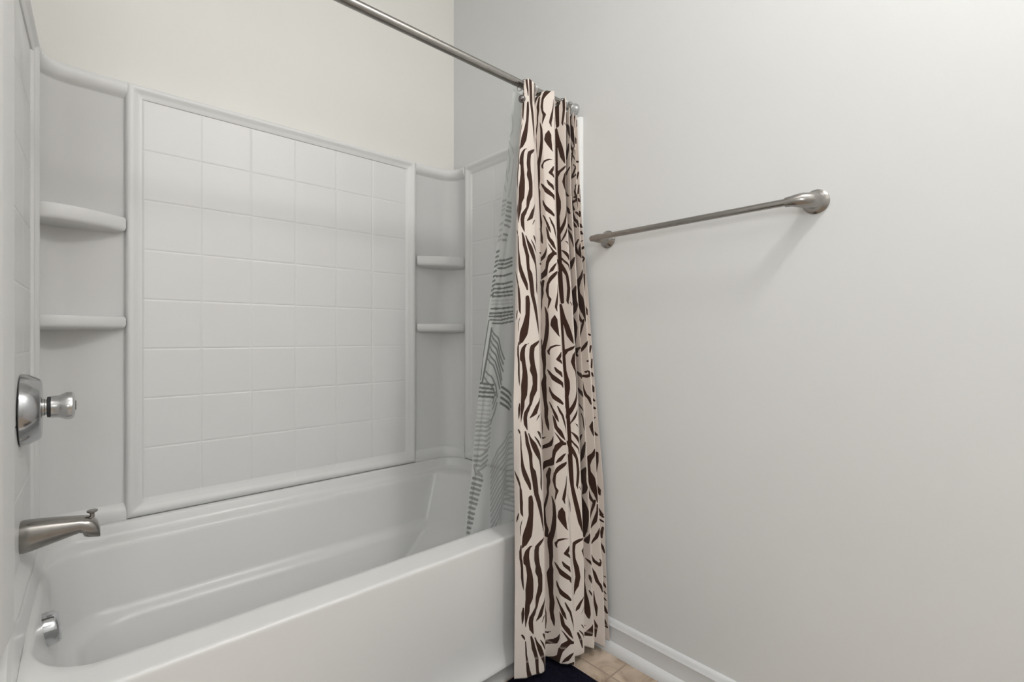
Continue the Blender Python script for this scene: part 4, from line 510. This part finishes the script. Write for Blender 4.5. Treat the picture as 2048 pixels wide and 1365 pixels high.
LIN = json.loads('''{"XL":[[0.4,1.085],[0.62,1.108],[0.9,1.122],[1.166,1.146],[1.51,1.182],[1.71,1.2],[2.0,1.215]],"T":[[0.4,[[0.0048,1.896,0.0016],[0.015,1.847,0.0025],[0.0039,1.82,0.0025]]],[0.4,[[-0.0026,1.806,0.0025],[0.0162,1.787,0.0032],[0.0269,1.768,0.0025]]],[0.4,[[-0.0037,1.782,0.0025],[0.0133,1.744,0.0032],[0.0112,1.698,0.0032]]],[0.4,[[-0.0045,1.721,0.0019],[0.012,1.667,0.0032]]],[0.4,[[-0.0078,1.663,0.0025],[0.0092,1.633,0.0032]]],[0.4,[[0.0295,1.748,0.0019],[0.0294,1.662,0.0028],[0.0246,1.614,0.0028]]],[0.6,[[-0.0087,1.591,0.0035],[0.0143,1.601,0.0035]]],[0.5,[[-0.0087,1.571,0.0035],[0.0138,1.585,0.0035]]],[0.45,[[-0.0088,1.556,0.0035],[0.0134,1.569,0.0035]]],[0.45,[[-0.0089,1.539,0.0035],[0.013,1.554,0.0035]]],[0.5,[[-0.0089,1.506,0.0035],[0.0122,1.521,0.0035]]],[0.5,[[-0.0087,1.486,0.0035],[0.0118,1.498,0.0035]]],[0.5,[[-0.0085,1.463,0.0035],[0.0115,1.477,0.0035]]],[0.5,[[-0.0083,1.45,0.0035],[0.0114,1.463,0.0035]]],[1,[[-0.0079,1.412,0.0035],[0.011,1.423,0.0035]]],[1,[[-0.0077,1.395,0.0035],[0.0108,1.405,0.0035]]],[1,[[-0.0075,1.377,0.0035],[0.0106,1.389,0.0035]]],[1,[[-0.0074,1.362,0.0035],[0.0104,1.373,0.0035]]],[1,[[-0.0072,1.343,0.0035],[0.0102,1.354,0.0035]]],[1,[[-0.007,1.327,0.0035],[0.01,1.337,0.0035]]],[1,[[-0.0068,1.31,0.0035],[0.0098,1.32,0.0035]]],[1,[[-0.0067,1.293,0.0035],[0.0096,1.304,0.0035]]],[1,[[-0.0065,1.278,0.0035],[0.0095,1.289,0.0035]]],[1,[[-0.0063,1.263,0.0035],[0.0093,1.271,0.0035]]],[0.75,[[0.0237,1.594,0.0041],[0.0403,1.594,0.0041]]],[0.75,[[0.0249,1.579,0.0041],[0.0428,1.579,0.0041]]],[0.75,[[0.024,1.566,0.0041],[0.0447,1.567,0.0041]]],[0.75,[[0.0234,1.549,0.0041],[0.0471,1.547,0.0041]]],[0.75,[[0.0233,1.532,0.0041],[0.0483,1.532,0.0041]]],[0.75,[[0.0231,1.515,0.0041],[0.0472,1.513,0.0041]]],[0.75,[[0.0233,1.483,0.0041],[0.042,1.483,0.0041]]],[0.75,[[0.0227,1.463,0.0041],[0.0379,1.464,0.0041]]],[1,[[0.019,1.39,0.0035],[0.0481,1.395,0.0035],[0.0766,1.406,0.0035]]],[1,[[0.0173,1.377,0.0035],[0.0483,1.381,0.0035],[0.0787,1.393,0.0035]]],[1,[[0.0178,1.363,0.0035],[0.0498,1.367,0.0035],[0.0812,1.38,0.0035]]],[1,[[0.0156,1.335,0.0035],[0.051,1.34,0.0035],[0.0861,1.352,0.0035]]],[1,[[0.0132,1.307,0.0035],[0.0523,1.311,0.0035],[0.0913,1.322,0.0035]]],[1,[[0.0099,1.291,0.0035],[0.0519,1.295,0.0035],[0.0944,1.305,0.0035]]],[1,[[0.0103,1.277,0.0035],[0.0534,1.281,0.0035],[0.0974,1.288,0.0035]]],[1,[[0.0097,1.264,0.0035],[0.0541,1.268,0.0035],[0.0997,1.275,0.0035]]],[0.4,[[0.0092,1.249,0.0035],[0.0553,1.252,0.0035],[0.1027,1.258,0.0035]]],[0.4,[[0.0093,1.236,0.0035],[0.0564,1.24,0.0035],[0.1049,1.245,0.0035]]],[1,[[0.0099,1.221,0.0035],[0.058,1.224,0.0035],[0.1074,1.231,0.0035]]],[1,[[0.0079,1.205,0.0035],[0.0584,1.208,0.0035],[0.1101,1.216,0.0035]]],[1,[[0.0067,1.194,0.0035],[0.0588,1.196,0.0035],[0.1119,1.206,0.0035]]],[1.0,[[0.0107,1.182,0.0025],[0.0611,1.183,0.0032],[0.1139,1.194,0.0032]]],[1.0,[[0.0226,1.17,0.0025],[0.0672,1.171,0.0032],[0.1164,1.18,0.0032]]],[0.6,[[-0.0038,1.22,0.0019],[-0.001,1.144,0.0019],[-0.0054,1.071,0.0019],[-0.0014,0.974,0.0019]]],[1.0,[[0.0069,1.181,0.0022],[0.0037,1.114,0.0022],[0.0003,1.047,0.0022],[0.0018,0.974,0.0022]]],[1.0,[[0.0233,1.154,0.0035],[0.0208,1.08,0.0041],[0.0106,0.967,0.0038]]],[0.9,[[0.0287,1.144,0.0028],[0.0595,1.117,0.0028],[0.0778,1.079,0.0028],[0.1002,1.044,0.0028]]],[0.9,[[0.0293,1.128,0.0028],[0.0583,1.098,0.0028],[0.0772,1.057,0.0028],[0.099,1.025,0.0028]]],[0.9,[[0.0282,1.109,0.0028],[0.0572,1.079,0.0028],[0.0812,1.032,0.0028],[0.1009,1.0,0.0028]]],[0.9,[[0.0276,1.088,0.0028],[0.0565,1.058,0.0028],[0.0852,1.007,0.0028],[0.0997,0.968,0.0028]]],[0.9,[[0.0272,1.065,0.0028],[0.0558,1.036,0.0028],[0.084,0.988,0.0028],[0.1001,0.952,0.0028]]],[0.9,[[0.0228,1.046,0.0028],[0.0496,1.024,0.0028],[0.0776,0.976,0.0028],[0.0963,0.937,0.0028]]],[0.9,[[0.0176,1.004,0.0028],[0.0478,0.984,0.0028],[0.0738,0.948,0.0028],[0.0882,0.909,0.0028]]],[0.9,[[0.0137,0.985,0.0028],[0.0532,0.949,0.0028],[0.0793,0.913,0.0028]]],[1.0,[[-0.0044,0.964,0.0038],[0.0607,0.953,0.0038]]],[1.0,[[-0.0021,0.948,0.0038],[0.0631,0.938,0.0038]]],[1.0,[[0.0003,0.933,0.0038],[0.0651,0.925,0.0038]]],[1.0,[[0.0026,0.918,0.0038],[0.0676,0.909,0.0038]]],[0.45,[[0.001,0.903,0.0028],[0.0574,0.895,0.0028]]],[0.45,[[0.0016,0.887,0.0028],[0.0578,0.88,0.0028]]],[0.45,[[0.002,0.87,0.0028],[0.0584,0.862,0.0028]]],[0.45,[[0.0024,0.857,0.0028],[0.0588,0.848,0.0028]]],[0.45,[[0.0028,0.842,0.0028],[0.0592,0.833,0.0028]]],[0.45,[[0.0033,0.826,0.0028],[0.0597,0.817,0.0028]]],[0.45,[[0.0037,0.812,0.0028],[0.0601,0.803,0.0028]]],[1,[[0.1037,0.943,0.0041],[0.1633,0.906,0.0041]]],[1,[[0.1044,0.925,0.0041],[0.1663,0.883,0.0041]]],[1,[[0.1056,0.905,0.0041],[0.1687,0.863,0.0041]]],[1,[[0.1059,0.885,0.0041],[0.1544,0.855,0.0041]]],[0.8,[[0.0752,0.926,0.0028],[0.0666,0.886,0.0028]]],[0.8,[[0.0845,0.906,0.0028],[0.0688,0.867,0.0028]]],[0.8,[[0.0891,0.887,0.0028],[0.0793,0.847,0.0028]]],[0.8,[[0.085,0.868,0.0028],[0.0661,0.82,0.0028]]],[0.6,[[0.0023,0.827,0.0038],[0.0472,0.82,0.0038],[0.0663,0.829,0.0038]]],[0.6,[[0.0029,0.813,0.0038],[0.0488,0.806,0.0038],[0.0664,0.815,0.0038]]],[0.6,[[0.0035,0.798,0.0038],[0.0506,0.79,0.0038],[0.0665,0.799,0.0038]]],[0.6,[[0.0042,0.781,0.0038],[0.0526,0.773,0.0038],[0.0667,0.782,0.0038]]],[0.6,[[0.005,0.764,0.0038],[0.0546,0.755,0.0038],[0.0668,0.765,0.0038]]],[0.6,[[0.0057,0.747,0.0038],[0.0566,0.738,0.0038],[0.0669,0.747,0.0038]]],[0.6,[[0.0063,0.732,0.0038],[0.0585,0.722,0.0038],[0.0671,0.732,0.0038]]],[0.7,[[0.0065,0.71,0.0041],[0.0367,0.702,0.0041],[0.0607,0.72,0.0041]]],[0.7,[[0.0084,0.693,0.0041],[0.0387,0.685,0.0041],[0.0627,0.702,0.0041]]],[0.7,[[0.0103,0.676,0.0041],[0.0407,0.667,0.0041],[0.0647,0.685,0.0041]]],[0.7,[[0.0091,0.67,0.0025],[0.0238,0.642,0.0038],[0.0467,0.632,0.0044]]],[0.7,[[0.0607,0.667,0.0038],[0.0328,0.65,0.0038],[0.0491,0.628,0.0032]]],[0.85,[[0.0095,0.631,0.0044],[0.0511,0.614,0.0044]]],[0.85,[[0.008,0.613,0.0044],[0.0481,0.596,0.0044]]],[0.85,[[0.0067,0.598,0.0044],[0.0467,0.58,0.0044]]],[0.85,[[0.0055,0.581,0.0044],[0.0442,0.565,0.0044]]],[0.85,[[0.0064,0.565,0.0044],[0.0423,0.547,0.0044]]],[0.85,[[0.0073,0.548,0.0044],[0.0409,0.532,0.0044]]],[0.85,[[0.0083,0.53,0.0044],[0.0366,0.516,0.0044]]],[0.85,[[0.0093,0.512,0.0044],[0.0368,0.498,0.0044]]],[0.85,[[0.011,0.495,0.0044],[0.0357,0.481,0.0044]]],[0.85,[[0.0125,0.476,0.0044],[0.0345,0.465,0.0044]]],[0.85,[[0.0144,0.458,0.0044],[0.0314,0.448,0.0044]]],[0.85,[[0.0165,0.439,0.0044],[0.0303,0.432,0.0044]]],[0.55,[[0.186,0.769,0.0028],[0.1538,0.764,0.0035],[0.1127,0.715,0.0035],[0.0864,0.656,0.0035]]],[0.55,[[0.1886,0.749,0.0028],[0.1563,0.743,0.0035],[0.1151,0.695,0.0035],[0.0887,0.636,0.0035]]],[0.55,[[0.1911,0.728,0.0028],[0.1587,0.723,0.0035],[0.1174,0.674,0.0035],[0.0913,0.615,0.0035]]],[0.55,[[0.1937,0.707,0.0028],[0.1612,0.702,0.0035],[0.1198,0.654,0.0035],[0.0947,0.595,0.0035]]],[0.55,[[0.1962,0.686,0.0028],[0.1637,0.682,0.0035],[0.1222,0.634,0.0035],[0.0982,0.575,0.0035]]],[0.55,[[0.1988,0.665,0.0028],[0.1662,0.661,0.0035],[0.125,0.613,0.0035],[0.1017,0.555,0.0035]]],[0.55,[[0.2014,0.644,0.0028],[0.1687,0.64,0.0035],[0.1285,0.593,0.0035],[0.1051,0.534,0.0035]]],[0.55,[[0.2039,0.623,0.0028],[0.1712,0.619,0.0035],[0.1321,0.572,0.0035],[0.1086,0.514,0.0035]]],[0.55,[[0.2075,0.602,0.0028],[0.1749,0.599,0.0035],[0.1356,0.552,0.0035],[0.1121,0.493,0.0035]]],[0.55,[[0.2112,0.581,0.0028],[0.1785,0.578,0.0035],[0.1392,0.531,0.0035],[0.1156,0.473,0.0035]]],[0.55,[[0.215,0.56,0.0028],[0.1822,0.557,0.0035],[0.1427,0.51,0.0035],[0.1191,0.452,0.0035]]],[0.55,[[0.2188,0.539,0.0028],[0.1859,0.536,0.0035],[0.1463,0.49,0.0035],[0.1227,0.432,0.0035]]],[0.55,[[0.2225,0.517,0.0028],[0.1896,0.515,0.0035],[0.1499,0.469,0.0035],[0.1264,0.411,0.0035]]],[0.5,[[0.1688,0.608,0.0032],[0.2136,0.593,0.0032]]],[0.5,[[0.1721,0.59,0.0032],[0.2169,0.574,0.0032]]],[0.5,[[0.1753,0.571,0.0032],[0.2203,0.555,0.0032]]],[0.5,[[0.1785,0.553,0.0032],[0.2236,0.537,0.0032]]],[0.5,[[0.1818,0.534,0.0032],[0.227,0.518,0.0032]]],[0.5,[[0.185,0.515,0.0032],[0.2303,0.499,0.0032]]],[0.5,[[0.1883,0.497,0.0032],[0.2337,0.48,0.0032]]],[0.5,[[0.1916,0.478,0.0032],[0.2371,0.461,0.0032]]]]}''')
def sdf(S_, Z_, strokes):
    """signed distance to the union of tapered strokes (negative inside); S_, Z_ are grids"""
    D = np.full(S_.shape, .01)
    for pts in strokes:
        for (s0, z0, w0), (s1, z1, w1) in zip(pts, pts[1:]):
            m = .012
            zi = (Z_[:, 0] > min(z0, z1)-m) & (Z_[:, 0] < max(z0, z1)+m)
            if not zi.any(): continue
            r0, r1 = np.flatnonzero(zi)[[0, -1]]
            a, b = S_[r0:r1+1], Z_[r0:r1+1]
            dx, dz = s1-s0, z1-z0; l2 = dx*dx+dz*dz+1e-12
            t = np.clip(((a-s0)*dx+(b-z0)*dz)/l2, 0, 1)
            d = np.hypot(a-s0-t*dx, b-z0-t*dz)-(w0+(w1-w0)*t)
            D[r0:r1+1] = np.minimum(D[r0:r1+1], d)
    return D
def smooth_poly(P, sub):
    """Catmull-Rom through the control points"""
    out = []; par = []
    for i in range(len(P)-1):
        p0, p1, p2, p3 = P[max(i-1, 0)], P[i], P[i+1], P[min(i+2, len(P)-1)]
        k_ = sub[i]
        for k in range(k_):
            t = k/k_; c = .22
            m1, m2 = (p2-p0)*c, (p3-p1)*c
            h = (2*t**3-3*t*t+1)*p1+(t**3-2*t*t+t)*m1+(-2*t**3+3*t*t)*p2+(t**3-t*t)*m2
            out.append(h); par.append(i+t)
    out.append(P[-1]); par.append(len(P)-1)
    return np.array(out), np.array(par)
def make_curtain():
    zt = np.array([r[0] for r in CUR['rows']])[::-1]; XY = np.array([r[1] for r in CUR['rows']])[::-1]
    Sn = np.array(CUR['S'])
    sub = [max(3, int(round((Sn[i+1]-Sn[i])/.0014))) for i in range(14)]
    for i in (3, 6, 8, 10, 12): sub[i] = 7
    top = np.array([-.035, -.002, .004, 0, -.024, -.004, .004, -.024, .008, -.03, -.022, -.034, -.026, -.034, -.036])
    nz = 500; rows = []; Ss = []; Zs = []
    for j in range(nz+1):
        f = j/nz
        z = 2.0-(2.0-.030)*f
        P = np.array([[np.interp(z, zt, XY[:, i, 0]), np.interp(z, zt, XY[:, i, 1])] for i in range(15)])
        c, par = smooth_poly(P, sub)
        s = np.interp(par, np.arange(15), Sn)
        dz = np.interp(par, np.arange(15), top)*max(0, 1-f/.12)**2
        # slow ripples across the cloth
        rip = .0022*np.sin(s*60+z*5)*min(1, f*3)+.0016*np.sin(s*140-z*9+1.3)*min(1, f*3)
        hemz = np.interp(par, np.arange(15), np.array([0, 0, 0, .004, .006, 0, 0, .004, 0, .004, 0, .004, 0, .01, .01]))*max(0, (f-.8)/.2)
        zz = z+dz+hemz
        yy = np.minimum(c[:, 1]+rip, -.789-.03*min(1, f*4)); yy = np.where(z+dz > 1.983, np.minimum(yy, -.8165), yy); yy = yy+0
        rows.append(np.stack([np.minimum(c[:, 0]+rip*.3, 1.500), yy, np.full_like(s, 0)+zz], -1))
        Ss.append(s); Zs.append(zz)
    V = np.array(rows).reshape(-1, 3); n = len(Ss[0])
    Sg, Zg = np.array(Ss), np.array(Zs)
    Zg = np.broadcast_to(Zg.mean(axis=1, keepdims=True), Zg.shape).copy()
    T = []
    for k in range(-2, 3):
        for face, st in zip(CUR['face'], CUR['T']):
            if face == 4 and min(p[1] for p in st)+.655*k > 1.30: continue
            if face >= 3 and min(p[1] for p in st)+.655*k < .42: continue
            q = [(s, z+.655*k, w*1.0) for s, z, w in st]
            if max(p[1] for p in q) > -.02 and min(p[1] for p in q) < 2.05: T.append(q)
    T += CUR['U']
    D = sdf(Sg, Zg, T)
    F = [(j*n+i, j*n+i+1, (j+1)*n+i+1, (j+1)*n+i) for j in range(nz) for i in range(n-1)]
    me = bpy.data.meshes.new('shower_curtain'); me.from_pydata(V.tolist(), [], F); me.update()
    at = me.attributes.new('stripe', 'FLOAT', 'POINT'); at.data.foreach_set('value', D.reshape(-1).astype('f'))
    hem = np.clip(1-np.abs(Zg-.084)/.0035, 0, 1)*np.where(D < .0, .8, .06)
    at = me.attributes.new('hem', 'FLOAT', 'POINT'); at.data.foreach_set('value', hem.reshape(-1).astype('f'))
    o = link('shower_curtain', me, M_cloth, None, 0)
    so = o.modifiers.new('thickness', 'SOLIDIFY'); so.thickness = .0009; so.offset = 0
    return o
tag(make_curtain(), 'cream cloth shower curtain with brown zebra stripes gathered in pleats against the right wall', 'shower curtain')

def make_liner():
    def ly(z): return np.interp(z, [.3, .45, 2.0], [-.655, -.668, -.786])
    xz = [a for a, b in LIN['XL']]; xx = [b for a, b in LIN['XL']]
    ns, nz = 230, 560; V = np.zeros((nz+1, ns+1, 3)); Sg = np.zeros((nz+1, ns+1)); Zg = np.zeros_like(Sg)
    for j in range(nz+1):
        z = 1.985-(1.985-.33)*j/nz; x0 = np.interp(z, xz, xx); f = j/nz
        u = np.linspace(0, 1, ns+1); wd = 1.488-x0; s = u*wd
        env = np.clip((s-.05)/.15, 0, 1)
        # the loose edge billows, the rest hangs in soft folds
        y = ly(z)+env*.015*np.sin(s*70+2*z)*(.35+.65*f)+.005*np.sin(s*26+1.0+z*2)*np.minimum(1, s/.03)*f
        y += .010*np.exp(-((s-(.055-.03*f))/.010)**2)*f
        lim = -.800 + .002 if z > 1.9 else (-.69 if z < .50 else 9)
        if z < .52: y = np.maximum(y, -.698)
        if z > 1.9: y = y*0+np.minimum(y, -.776)
        V[j, :, 0] = x0+s; V[j, :, 1] = y; V[j, :, 2] = z-.010*np.abs(np.sin(s*48))*max(0, 1-f/.05)
        Sg[j] = s; Zg[j] = z
    pr = np.zeros(Sg.size).reshape(Sg.shape)
    for k, pts in LIN['T']:
        pr = np.maximum(pr, k*np.clip(.5-sdf(Sg, Zg, [[(s, z, w*1.1) for s, z, w in pts]])/.0012, 0, 1))
    # the same print goes on across the part hidden behind the cloth
    band = (np.sin(Zg*2*np.pi/.017+3*np.sin(Sg*22)) > .1)*.8*(np.clip((Sg-.235)/.01, 0, 1))
    pr = np.maximum(pr, band)
    n = ns+1; F = [(j*n+i, j*n+i+1, (j+1)*n+i+1, (j+1)*n+i) for j in range(nz) for i in range(ns)]
    me = bpy.data.meshes.new('shower_liner'); me.from_pydata(V.reshape(-1, 3).tolist(), [], F); me.update()
    at = me.attributes.new('print', 'FLOAT', 'POINT'); at.data.foreach_set('value', pr.reshape(-1).astype('f'))
    return link('shower_liner', me, M_liner, None, 0)
tag(make_liner(), 'translucent vinyl shower liner with grey stripes hanging inside the tub behind the zebra curtain', 'shower liner')
